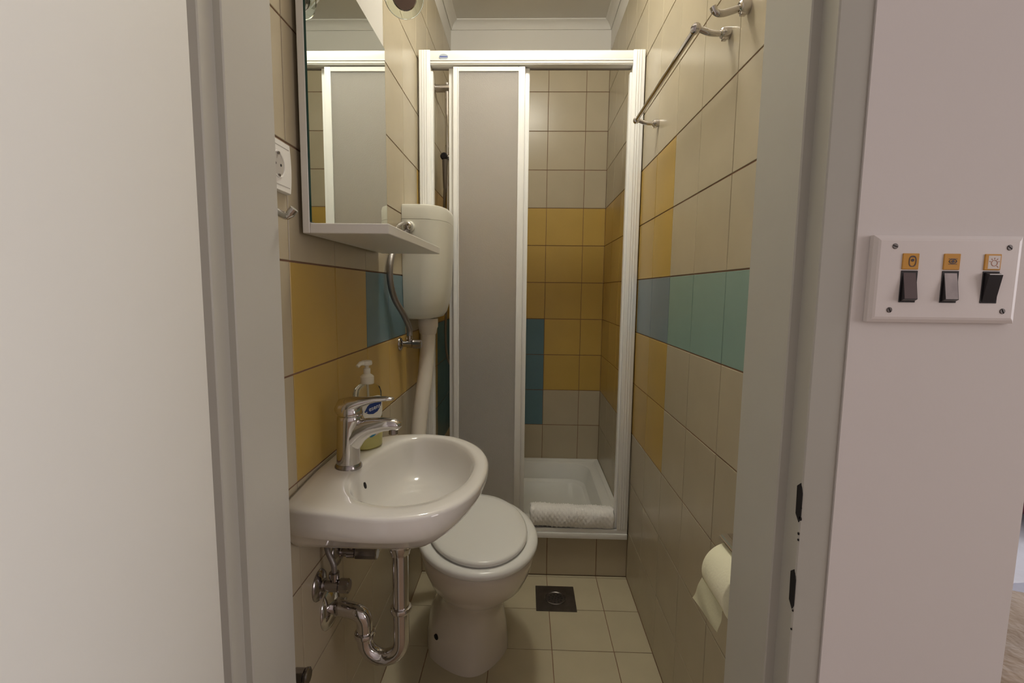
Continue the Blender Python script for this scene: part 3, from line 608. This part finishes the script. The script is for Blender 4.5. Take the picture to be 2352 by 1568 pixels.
face_poly([(-0.024, 0.088), (-0.016, 0.083), (-0.004, 0.081), (0.008, 0.085), (0.018, 0.094), (0.0245, 0.108), (0.016, 0.1115), (0.004, 0.112), (-0.008, 0.109), (-0.018, 0.100)], 0.0010, 'emblem', LABELB, lb)
mt4 = Matrix((( fu.x, 0, fn.x, 0), (fu.y, 0, fn.y, 0), (0, 1, 0, 0), (0, 0, 0, 1)))
text_mesh('esens', 0.0145, 0.0002, Matrix.Translation(SB + fn * 0.0243 + Vector((0, 0, 0.0955))) @ mt4 @ Matrix.Rotation(math.radians(9), 4, 'Z'), 'lettering', TXTW, lb)
lw = face_poly(ell(0.008, 0.042, 0.022, 0.009, 0.35), 0.0006, 'lower_label', LABELP, sbt)
face_poly(ell(-0.004, 0.037, 0.012, 0.0055, 0.45), 0.0010, 'swoosh', LABELT, lw)

# ------------------------------------------------------------------ mirror with shelf
mi = thing('wall_mirror', 'rectangular mirror on white backing board above the washbasin', 'mirror', (XL, 1.1, 1.25))
bm = box(bmesh.new(), (XL + 0.009, 0.868, 1.252), (XL + 0.022, 1.345, 2.10), 0.001, 1)
finish(bm, 'backing_board', BOARD, mi, smooth=False)
gx0, gx1 = XL + 0.0222, XL + 0.0262
bm = bmesh.new(); prof = [(0.869, 1.272), (1.343, 1.272), (1.343, 1.790), (1.120, 1.790), (1.155, 1.870), (1.155, 2.095), (0.869, 2.095)]
rings = [[Vector((x, a, b_)) for a, b_ in prof] for x in (gx0, gx1)]
finish(loft(bm, rings, True, True, False), 'glass_edge', MIRROR_EDGE, mi, smooth=False)
bm = bmesh.new(); bm.faces.new([bm.verts.new(Vector((gx1, a, b_))) for a, b_ in prof]); finish(bm, 'mirror_glass', MIRROR, mi, smooth=False)
sh = box(bmesh.new(), (XL + 0.0222, 0.868, 1.252), (-0.247, 1.345, 1.270), 0.0012, 1)
for v in sh.verts:
    if v.co.y > 1.2: v.co.x += 0.006 * (1 if v.co.x > -0.3 else 0)
finish(sh, 'shelf', BOARD, mi)
# unlit halogen spot with glass collar carried by the mirror
lp = thing('mirror_spotlight', 'unlit chrome spotlight with round glass collar above mirror', 'lamp', (XL + 0.03, 1.13, 1.83))
LC = Vector((-0.272, 1.10, 1.782)); dn = Vector((0.30, -0.80, -0.52)).normalized()
finish(tube(bmesh.new(), spline([(XL + 0.02, 1.16, 1.90), (-0.36, 1.16, 1.93), (-0.30, 1.14, 1.89), tuple(LC - dn * 0.05)], 8, False), 0.006, 12), 'arm', CHROME, lp)
finish(lathe(bmesh.new(), [(0.012, -0.055), (0.016, -0.045), (0.024, -0.02), (0.0265, -0.001), (0.0265, 0.008), (0.024, 0.011), (0.006, 0.012)], LC, axes(dn)), 'reflector_bulb', CHROME_D, lp)
finish(lathe(bmesh.new(), [(0.0275, 0.0), (0.041, -0.0005), (0.0425, 0.0015), (0.041, 0.0035), (0.0275, 0.003), (0.0275, 0.0)], LC, axes(dn), 40, False, False), 'glass_collar', GLASS, lp)

# ------------------------------------------------------------------ socket and little hook rail by the door on the left wall
so = thing('wall_socket', 'white earthed power socket on left wall beside mirror', 'socket', (XL, 0.79, 1.352))
def sec_plate(x, k):
    out = []
    for t in range(0, 13): u = -1 + t / 6.0; out.append(Vector((x, 0.788 + (0.043 + 0.0045 * (1 - u * u)) * k, 1.352 + u * 0.041 * k)))
    for t in range(0, 13): u = 1 - t / 6.0; out.append(Vector((x, 0.788 - (0.043 + 0.0045 * (1 - u * u)) * k, 1.352 + u * 0.041 * k)))
    return out
finish(loft(bmesh.new(), [sec_plate(XL, 1.0), sec_plate(XL + 0.006, 1.0), sec_plate(XL + 0.009, 0.96), sec_plate(XL + 0.0095, 0.5)]), 'faceplate', SOCKETM, so, angle=30)
bm = lathe(bmesh.new(), [(0.0215, 0.0098), (0.0205, 0.0112), (0.0190, 0.0108), (0.0185, 0.0098)], (XL, 0.788, 1.352), 'x', 32, False, False); finish(bm, 'rim', SOCKETM, so)
bm = lathe(bmesh.new(), [(0.0186, 0.0096), (0.0186, 0.0100)], (XL, 0.788, 1.352), 'x', 32); finish(bm, 'recess', mat('socket_recess', (0.48, 0.45, 0.41), 0.4), so)
for s in (-1, 1):
    finish(box(bmesh.new(), (XL + 0.0098, 0.788 - 0.002, 1.352 + s * 0.0175 - 0.002), (XL + 0.0125, 0.788 + 0.002, 1.352 + s * 0.0175 + 0.002)), 'earth_clip', CHROME_D, so, smooth=False)
    finish(lathe(bmesh.new(), [(0.0022, 0.0099), (0.0022, 0.0104)], (XL, 0.788 + s * 0.0085, 1.352), 'x', 12), 'pin_hole', DARKHOLE, so)
    finish(box(bmesh.new(), (XL + 0.0092, 0.752, 1.352 + s * 0.031 - 0.0004), (XL + 0.0097, 0.826, 1.352 + s * 0.031 + 0.0004)), 'cover_seam', mat('seam', (0.45, 0.42, 0.38), 0.6), so, smooth=False)
hk = thing('robe_hook', 'small chrome hook on left wall under the power socket', 'hook', (XL, 0.716, 1.272), 'chrome robe hooks')
bm = lathe(bmesh.new(), [(0.013, 0.0), (0.013, 0.010), (0.0115, 0.018), (0.008, 0.021)], (XL, 0.716, 1.276), 'x', 24); finish(bm, 'wall_mount', CHROME, hk)
finish(tube(bmesh.new(), spline([(XL + 0.015, 0.716, 1.278), (XL + 0.03, 0.716, 1.272), (XL + 0.048, 0.716, 1.262), (XL + 0.058, 0.716, 1.260), (XL + 0.068, 0.716, 1.270)], 6, False), [0.0055] * 20 + [0.0065] * 5, 14), 'hook_arm', CHROME, hk)

# ------------------------------------------------------------------ right wall fittings
tb = thing('towel_bar', 'long chrome towel bar on right wall running into the room', 'towel bar', (XR, 1.37, 1.70))
for y in (1.092, 1.641):
    bm = lathe(bmesh.new(), [(0.012, 0.0), (0.012, 0.010), (0.0105, 0.018), (0.008, 0.020)], (XR, y, 1.701), ((0, 1, 0), (0, 0, 1), (-1, 0, 0)), 24)
    box(bm, (XR - 0.016, y - 0.005, 1.686), (XR - 0.006, y + 0.005, 1.694), 0.001, 1); finish(bm, 'wall_mount', CHROME, tb)
    finish(tube(bmesh.new(), spline([(XR - 0.015, y, 1.700), (XR - 0.04, y, 1.701), (0.360, y, 1.709), (0.353, y, 1.710)], 5, False), [0.006] * 6 + [0.0065] * 6 + [0.0068] * 4, 14), 'bracket_arm', CHROME, tb)
    finish(lathe(bmesh.new(), [(0.004, -0.010), (0.0095, -0.007), (0.0105, 0), (0.0095, 0.007), (0.004, 0.010)], (0.352, y, 1.710), 'y', 20), 'end_cap', CHROME, tb)
finish(tube(bmesh.new(), [(0.352, 1.092, 1.710), (0.352, 1.641, 1.710)], 0.0062, 16), 'bar', CHROME, tb)
rh = thing('robe_hook', 'small chrome robe hook on right wall near doorway', 'hook', (XR, 1.003, 1.705), 'chrome robe hooks')
bm = lathe(bmesh.new(), [(0.013, 0.0), (0.013, 0.010), (0.0115, 0.018), (0.008, 0.021)], (XR, 1.003, 1.704), ((0, 1, 0), (0, 0, 1), (-1, 0, 0)), 24); box(bm, (XR - 0.017, 0.998, 1.688), (XR - 0.006, 1.008, 1.696), 0.001, 1); finish(bm, 'wall_mount', CHROME, rh)
finish(tube(bmesh.new(), spline([(XR - 0.015, 1.003, 1.703), (0.395, 1.003, 1.698), (0.372, 1.003, 1.692), (0.360, 1.003, 1.695), (0.354, 1.003, 1.704)], 6, False), [0.0065] * 20 + [0.007] * 5, 14), 'hook_arm', CHROME, rh)

# toilet roll and holder
HR = thing('toilet_roll_holder', 'chrome toilet roll holder on right wall by the doorway', 'holder', (XR, 0.80, 0.70))
RC = Vector((0.3845, 0.0, 0.648)); RY0, RY1 = 0.752, 0.848; RR = 0.053
finish(tube(bmesh.new(), spline([(XR, 0.80, 0.728), (XR - 0.02, 0.80, 0.728), (XR - 0.04, 0.80, 0.724), (XR - 0.052, 0.80, 0.715)], 6, False), 0.004, 12), 'bracket', CHROME, HR)
finish(tube(bmesh.new(), [(RC.x, RY0 - 0.010, RC.z), (RC.x, RY1 + 0.01, RC.z)], 0.005, 12), 'spindle', CHROME, HR)
finish(tube(bmesh.new(), spline([(RC.x, RY1 + 0.008, RC.z), (RC.x + 0.02, RY1 + 0.009, RC.z + 0.03), (XR - 0.008, RY1 + 0.009, RC.z + 0.06), (XR, RY1 + 0.009, RC.z + 0.064)], 6, False), 0.004, 12), 'side_arm', CHROME, HR)
bm = bmesh.new(); rr = []
for k in range(9):
    a = math.radians(62 + 48 * k / 8); r1 = RR + 0.013
    rr.append((RC.x + r1 * math.cos(a), RC.z + r1 * math.sin(a)))
rings = []
for y in (RY0 - 0.004, RY1 + 0.004): rings.append([Vector((x, y, z)) for x, z in rr] + [Vector((x * 1.0, y, z - 0.0015)) for x, z in reversed(rr)])
loft(bm, rings); finish(bm, 'cover_flap', CHROME, HR, angle=40)
tr_ = thing('toilet_roll', 'cream toilet paper roll with folded loose sheet on right wall holder', 'toilet paper', (RC.x, 0.80, RC.z))
AY_ = ((1, 0, 0), (0, 0, 1), (0, 1, 0))
bm = bmesh.new(); seg = 56; prof = [(0.019, RY0 + 0.001), (RR - 0.002, RY0), (RR, RY0 + 0.002), (RR, RY1 - 0.002), (RR - 0.002, RY1), (0.019, RY1), (0.019, RY0 + 0.001)]
lathe(bm, prof, (RC.x, 0, RC.z), AY_, seg, False, False)
finish(bm, 'roll', PAPER, tr_, angle=60)
bm = lathe(bmesh.new(), [(0.0188, RY0 + 0.0015), (0.0188, RY1 - 0.0015), (0.0175, RY1 - 0.0015), (0.0175, RY0 + 0.0015), (0.0188, RY0 + 0.0015)], (RC.x, 0, RC.z), AY_, 24, False, False); finish(bm, 'core', mat('cardboard', (0.42, 0.32, 0.22), 0.9), tr_)
bm = bmesh.new(); NU, NV = 14, 12; grid = []
for i in range(NU + 1):
    u = i / NU; row = []
    for j in range(NV + 1):
        v = j / NV
        y = RY0 + 0.002 + (RY1 - RY0 - 0.004) * v
        # hangs tangentially from the room side of the roll, hem folded into a slant and curled towards the door
        # tangent drop from the room side of the roll, swinging out from the wall, hem folded up on a slant
        length = 0.040 + 0.004 * math.sin(v * 3)
        z = RC.z - 0.017 - u * length
        x = RC.x - RR * 0.95 - 0.001 - 0.017 * u * (0.2 + 0.8 * v) + 0.003 * math.sin(u * 5 + v * 4) * u
        row.append(bm.verts.new((x, y, z)))
    grid.append(row)
for i in range(NU):
    for j in range(NV): bm.faces.new((grid[i][j], grid[i + 1][j], grid[i + 1][j + 1], grid[i][j + 1]))
bmesh.ops.solidify(bm, geom=bm.faces[:], thickness=0.0007); finish(bm, 'loose_sheet', PAPER, tr_, angle=60)

# ------------------------------------------------------------------ floor drain
fd = thing('floor_drain', 'dark metal square floor drain with round grate set in floor tiles', 'drain', (0.128, 1.703, 0))
bm = bmesh.new(); n = 40; cxx, cyy = 0.128, 1.703; R0 = 0.040
outer = rrect(cxx, cyy, 0.074, 0.074, 0.002, 0.0022, 9)
inner = [Vector((cxx + R0 * math.cos(2 * PI * k / 40 + 0.0), cyy + R0 * math.sin(2 * PI * k / 40 + 0.0), 0.0022)) for k in range(40)]
vo_ = [bm.verts.new(p) for p in outer]; vi = [bm.verts.new(p) for p in inner]; vd = [bm.verts.new(p - Vector((0, 0, 0.0018))) for p in inner]; vb = [bm.verts.new(p - Vector((0, 0, 0.002))) for p in outer]
for k in range(40):
    q = (k + 1) % 40; bm.faces.new((vo_[k], vo_[q], vi[q], vi[k])); bm.faces.new((vi[k], vi[q], vd[q], vd[k])); bm.faces.new((vb[k], vb[q], vo_[q], vo_[k]))
finish(bm, 'plate', STEELD, fd, angle=40)
bm = lathe(bmesh.new(), [(R0 - 0.0005, 0.0004), (R0 - 0.001, 0.003), (R0 - 0.003, 0.0038), (R0 - 0.006, 0.0015), (0.001, 0.001)], (cxx, cyy, 0)); gr = finish(bm, 'grate', STEELD, fd)
for (rad, cnt, ph) in ((0.0, 1, 0), (0.012, 6, 0.3), (0.024, 11, 0.0)):
    for k in range(cnt):
        a = ph + 2 * PI * k / cnt; finish(lathe(bmesh.new(), [(0.0033, 0.0), (0.0033, 0.0004)], (cxx + rad * math.cos(a), cyy + rad * math.sin(a), 0.0013), 'z', 10), 'grate_hole', DARKHOLE, gr)

# ------------------------------------------------------------------ switch plate on the entry wall
sw = thing('light_switch_panel', 'white three rocker switch panel with amber indicators right of doorway', 'light switch', (0.457, YH, 1.171))
YP = 0.5405
bm = bmesh.new(); rings = []
for (k, y) in ((0.0, YH - 0.0002), (0.0, YP + 0.0035), (0.0035, YP + 0.0008), (0.006, YP)):
    rings.append([Vector((x, y, z)) for x, z in ((0.3790 + k, 1.1235 + k), (0.5370 - k, 1.1235 + k), (0.5370 - k, 1.2180 - k), (0.3790 + k, 1.2180 - k))])
finish(loft(bm, rings), 'faceplate', PLATE, sw, smooth=False)
for (x, z) in ((0.400, 1.206), (0.521, 1.2055), (0.400, 1.137), (0.521, 1.137)):
    s_ = finish(lathe(bmesh.new(), [(0.0030, 0.0), (0.0030, 0.0004), (0.0026, 0.0007)], (x, YP, z), ((1, 0, 0), (0, 0, 1), (0, -1, 0)), 16), 'screw', STEELD, sw)
    bm = box(bmesh.new(), (-0.0026, -0.0001, -0.0004), (0.0026, 0.0001, 0.0004)); bm.transform(Matrix.Translation((x, YP - 0.0008, z)) @ Matrix.Rotation(random.uniform(0.3, 1.2), 4, 'Y')); finish(bm, 'screw_slot', DARKHOLE, s_, smooth=False)
YQ = YP - 0.0012
def ringmark(cx_, cz_, rx, rz, t, m, name, parent, e=2.0, n=28):
    bm = bmesh.new(); rings = []
    for (k, y) in ((0, YQ), (0, YQ - 0.0003), (1, YQ - 0.0003), (1, YQ)):
        rings.append([Vector((cx_ + (rx - t * k) * (1 if math.cos(a) >= 0 else -1) * abs(math.cos(a)) ** (2 / e), y, cz_ + (rz - t * k) * (1 if math.sin(a) >= 0 else -1) * abs(math.sin(a)) ** (2 / e))) for a in [2 * PI * q / n for q in range(n)]])
    loft(bm, rings, True, False, False); return finish(bm, name, m, parent, smooth=False)
def barmark(x0, z0, x1, z1, t, m, name, parent):
    d = Vector((x1 - x0, 0, z1 - z0)); L = d.length; bm = box(bmesh.new(), (0, -0.0003, -t / 2), (L, 0, t / 2)); bm.transform(Matrix.Translation((x0, YQ, z0)) @ Matrix.Rotation(-math.atan2(d.z, d.x), 4, 'Y')); return finish(bm, name, m, parent, smooth=False)
for i, x in enumerate((0.4175, 0.4612, 0.5043)):
    # bezel recess
    bm = box(bmesh.new(), (x - 0.0088, YP - 0.0008, 1.1455), (x + 0.0088, YP + 0.001, 1.1800), 0.0003, 1); bz = finish(bm, 'rocker_bezel', BLACK, sw, smooth=False)
    bm = bmesh.new()
    top, bot = ((0.0006, 0.0058) if i < 2 else (0.0066, 0.0010))
    q = [Vector((x - 0.0072, YP - top, 1.1782)), Vector((x + 0.0072, YP - top, 1.1782)), Vector((x + 0.0072, YP - bot, 1.1490 if i < 2 else 1.1465)), Vector((x - 0.0072, YP - bot, 1.1490 if i < 2 else 1.1465))]
    if i == 2: q[0].z = q[1].z = 1.1765
    base = [Vector((p.x, YP, 1.1790 if p.z > 1.16 else 1.1462)) for p in q]
    loft(bm, [base, q]); rk = finish(bm, 'rocker', (BLACK if i != 5 else BLACK), sw, smooth=False)
    if i < 2:
        n_ = Vector((0, -1, 0)); bm = bmesh.new(); e = 0.0006
        qq = [Vector((p.x + (e if p.x < x else -e), p.y - 0.0002, p.z + (-e if p.z > 1.16 else e))) for p in q]; loft(bm, [[p + Vector((0, 0.0003, 0)) for p in qq], qq]); finish(bm, 'rocker_face', (ROCKER_D, ROCKER_W)[i], rk, smooth=False)
    else:
        bm = box(bmesh.new(), (x - 0.0070, YP - 0.0069, 1.1762), (x + 0.0070, YP - 0.0063, 1.1770)); finish(bm, 'rocker_edge', ENAMEL, rk, smooth=False)
    bm = box(bmesh.new(), (x - 0.0088, YQ, 1.1812), (x + 0.0088, YP + 0.0005, 1.1985), 0.0006, 1); ind = finish(bm, 'indicator', AMBER, sw)
    zc = 1.1900
    if i == 0:
        ringmark(x + 0.0015, zc, 0.0040, 0.0060, 0.0009, INK, 'boiler_symbol', ind, 2.6); ringmark(x + 0.0015, zc + 0.0012, 0.0016, 0.0016, 0.0013, INK, 'boiler_symbol', ind)
        barmark(x - 0.0005, zc + 0.0045, x + 0.0035, zc + 0.0045, 0.0006, INK, 'boiler_symbol', ind)
    elif i == 1:
        ringmark(x + 0.0006, zc + 0.0003, 0.0042, 0.0026, 0.0007, INK, 'fan_symbol', ind); ringmark(x + 0.0006, zc + 0.0003, 0.0016, 0.0015, 0.0012, INK, 'fan_symbol', ind)
        for dz in (-0.0026, 0.0, 0.0030): barmark(x - 0.0040, zc + dz, x + 0.0050, zc + dz, 0.0005, INK, 'fan_symbol', ind)
    else:
        st = finish(box(bmesh.new(), (x - 0.0052, YQ - 0.0001, 1.1827), (x + 0.0072, YQ + 0.0001, 1.1968)), 'sticker', STICKER, ind, smooth=False)
        cxm, czm = x + 0.0012, 1.1888
        ringmark(cxm, czm, 0.0034, 0.0034, 0.0006, INK_RED, 'lamp_symbol', ind)
        for a in (20, 55, 90, 125, 160): r_ = math.radians(a); barmark(cxm + 0.0042 * math.cos(r_), czm + 0.0042 * math.sin(r_), cxm + 0.0058 * math.cos(r_), czm + 0.0058 * math.sin(r_), 0.0006, INK_RED, 'lamp_symbol', ind)
        barmark(cxm + 0.0028, czm - 0.0030, cxm + 0.0046, czm - 0.0046, 0.0006, INK_RED, 'lamp_symbol', ind)

# ------------------------------------------------------------------ ceiling lamp (out of frame, lights the bathroom)
cl = thing('ceiling_lamp', 'round opal glass ceiling lamp in the middle of bathroom ceiling', 'lamp', (0.0, 1.40, 2.548))
finish(lathe(bmesh.new(), [(0.085, 0.0), (0.085, -0.018), (0.08, -0.020)], (0.0, 1.40, 2.548)), 'base', ENAMEL, cl)
finish(lathe(bmesh.new(), [(0.078, -0.020), (0.094, -0.035), (0.100, -0.060), (0.094, -0.085), (0.074, -0.105), (0.040, -0.118), (0.005, -0.122)], (0.0, 1.40, 2.548)), 'globe', LAMPG, cl)

# ------------------------------------------------------------------ bed seen past the wall corner
bed = thing('bed', 'bed with white sheets and tan blanket past the wall corner', 'bed', (1.35, 1.1, 0))
finish(box(bmesh.new(), (0.72, 0.25, 0.12), (2.6, 2.0, 0.30), 0.01), 'base', WOOD, bed)
for x in (0.78, 2.5):
    for y in (0.3, 1.9): finish(box(bmesh.new(), (x - 0.03, y - 0.03, 0), (x + 0.03, y + 0.03, 0.12)), 'leg', WOOD, bed)
finish(box(bmesh.new(), (0.70, 0.22, 0.30), (2.58, 2.0, 0.50), 0.04, 4), 'mattress', SHEET, bed)
finish(box(bmesh.new(), (0.68, 2.0, 0.0), (2.6, 2.05, 1.05), 0.01), 'headboard', WOOD, bed)
def cloth(x0, x1, y0, y1, z, t, drop, amp, seed, nx=40, ny=30):
    bm = bmesh.new(); g = []
    for i in range(nx + 1):
        row = []
        for j in range(ny + 1):
            u, v = i / nx, j / ny; x = x0 + (x1 - x0) * u; y = y0 + (y1 - y0) * v
            zz = z + amp * (math.sin(x * 9 + seed) * math.cos(y * 7 + seed * 2) + 0.6 * math.sin(x * 17 - y * 13 + seed) + 0.35 * math.sin(y * 31 + x * 5))
            if u < 0.06: zz -= drop * (1 - u / 0.06); x = x0 + (x1 - x0) * 0.06 * (0.6 + 0.4 * u / 0.06) - 0.02
            row.append(bm.verts.new((x, y, zz)))
        g.append(row)
    for i in range(nx):
        for j in range(ny): bm.faces.new((g[i][j], g[i + 1][j], g[i + 1][j + 1], g[i][j + 1]))
    bmesh.ops.solidify(bm, geom=bm.faces[:], thickness=t); return bm
du = finish(cloth(0.705, 2.5, 0.99, 1.72, 0.545, -0.03, 0.0, 0.006, 1.3), 'duvet', SHEET, angle=70, origin=(1.6, 1.3, 0.5)); tag(du, 'white duvet spread on the bed beyond the wall corner', 'duvet')
bl = finish(cloth(0.705, 2.5, 0.23, 0.98, 0.545, -0.02, 0.0, 0.012, 4.1), 'blanket', BLANKET, angle=70, origin=(1.6, 0.6, 0.5)); tag(bl, 'crumpled tan blanket across the near end of the bed', 'blanket')

cu = bmesh.new(); NC = 26; gr_ = []
for sgn in (1, -1):
    g = []
    for i in range(NC + 1):
        row = []
        for j in range(NC + 1):
            u, v = -1 + 2 * i / NC, -1 + 2 * j / NC
            h = 0.055 * ((1 - abs(u) ** 2.4) * (1 - abs(v) ** 2.4)) ** 0.55
            k = 1 - 0.08 * (1 - abs(u * v))
            row.append(cu.verts.new((1.45 + 0.17 * u * k + 0.02 * v, 1.33 + 0.16 * v * k, 0.625 + sgn * h + 0.015 * v)))
        g.append(row)
    for i in range(NC):
        for j in range(NC): cu.faces.new((g[i][j], g[i + 1][j], g[i + 1][j + 1], g[i][j + 1]))
bmesh.ops.remove_doubles(cu, verts=cu.verts, dist=0.0004)
cu_o = finish(cu, 'cushion', mat('maroon_cloth', (0.09, 0.02, 0.03), 0.9, bump=(300, 0.4, 0.001)), angle=60, origin=(1.45, 1.33, 0.57)); tag(cu_o, 'dark maroon cushion lying on the white duvet', 'cushion')
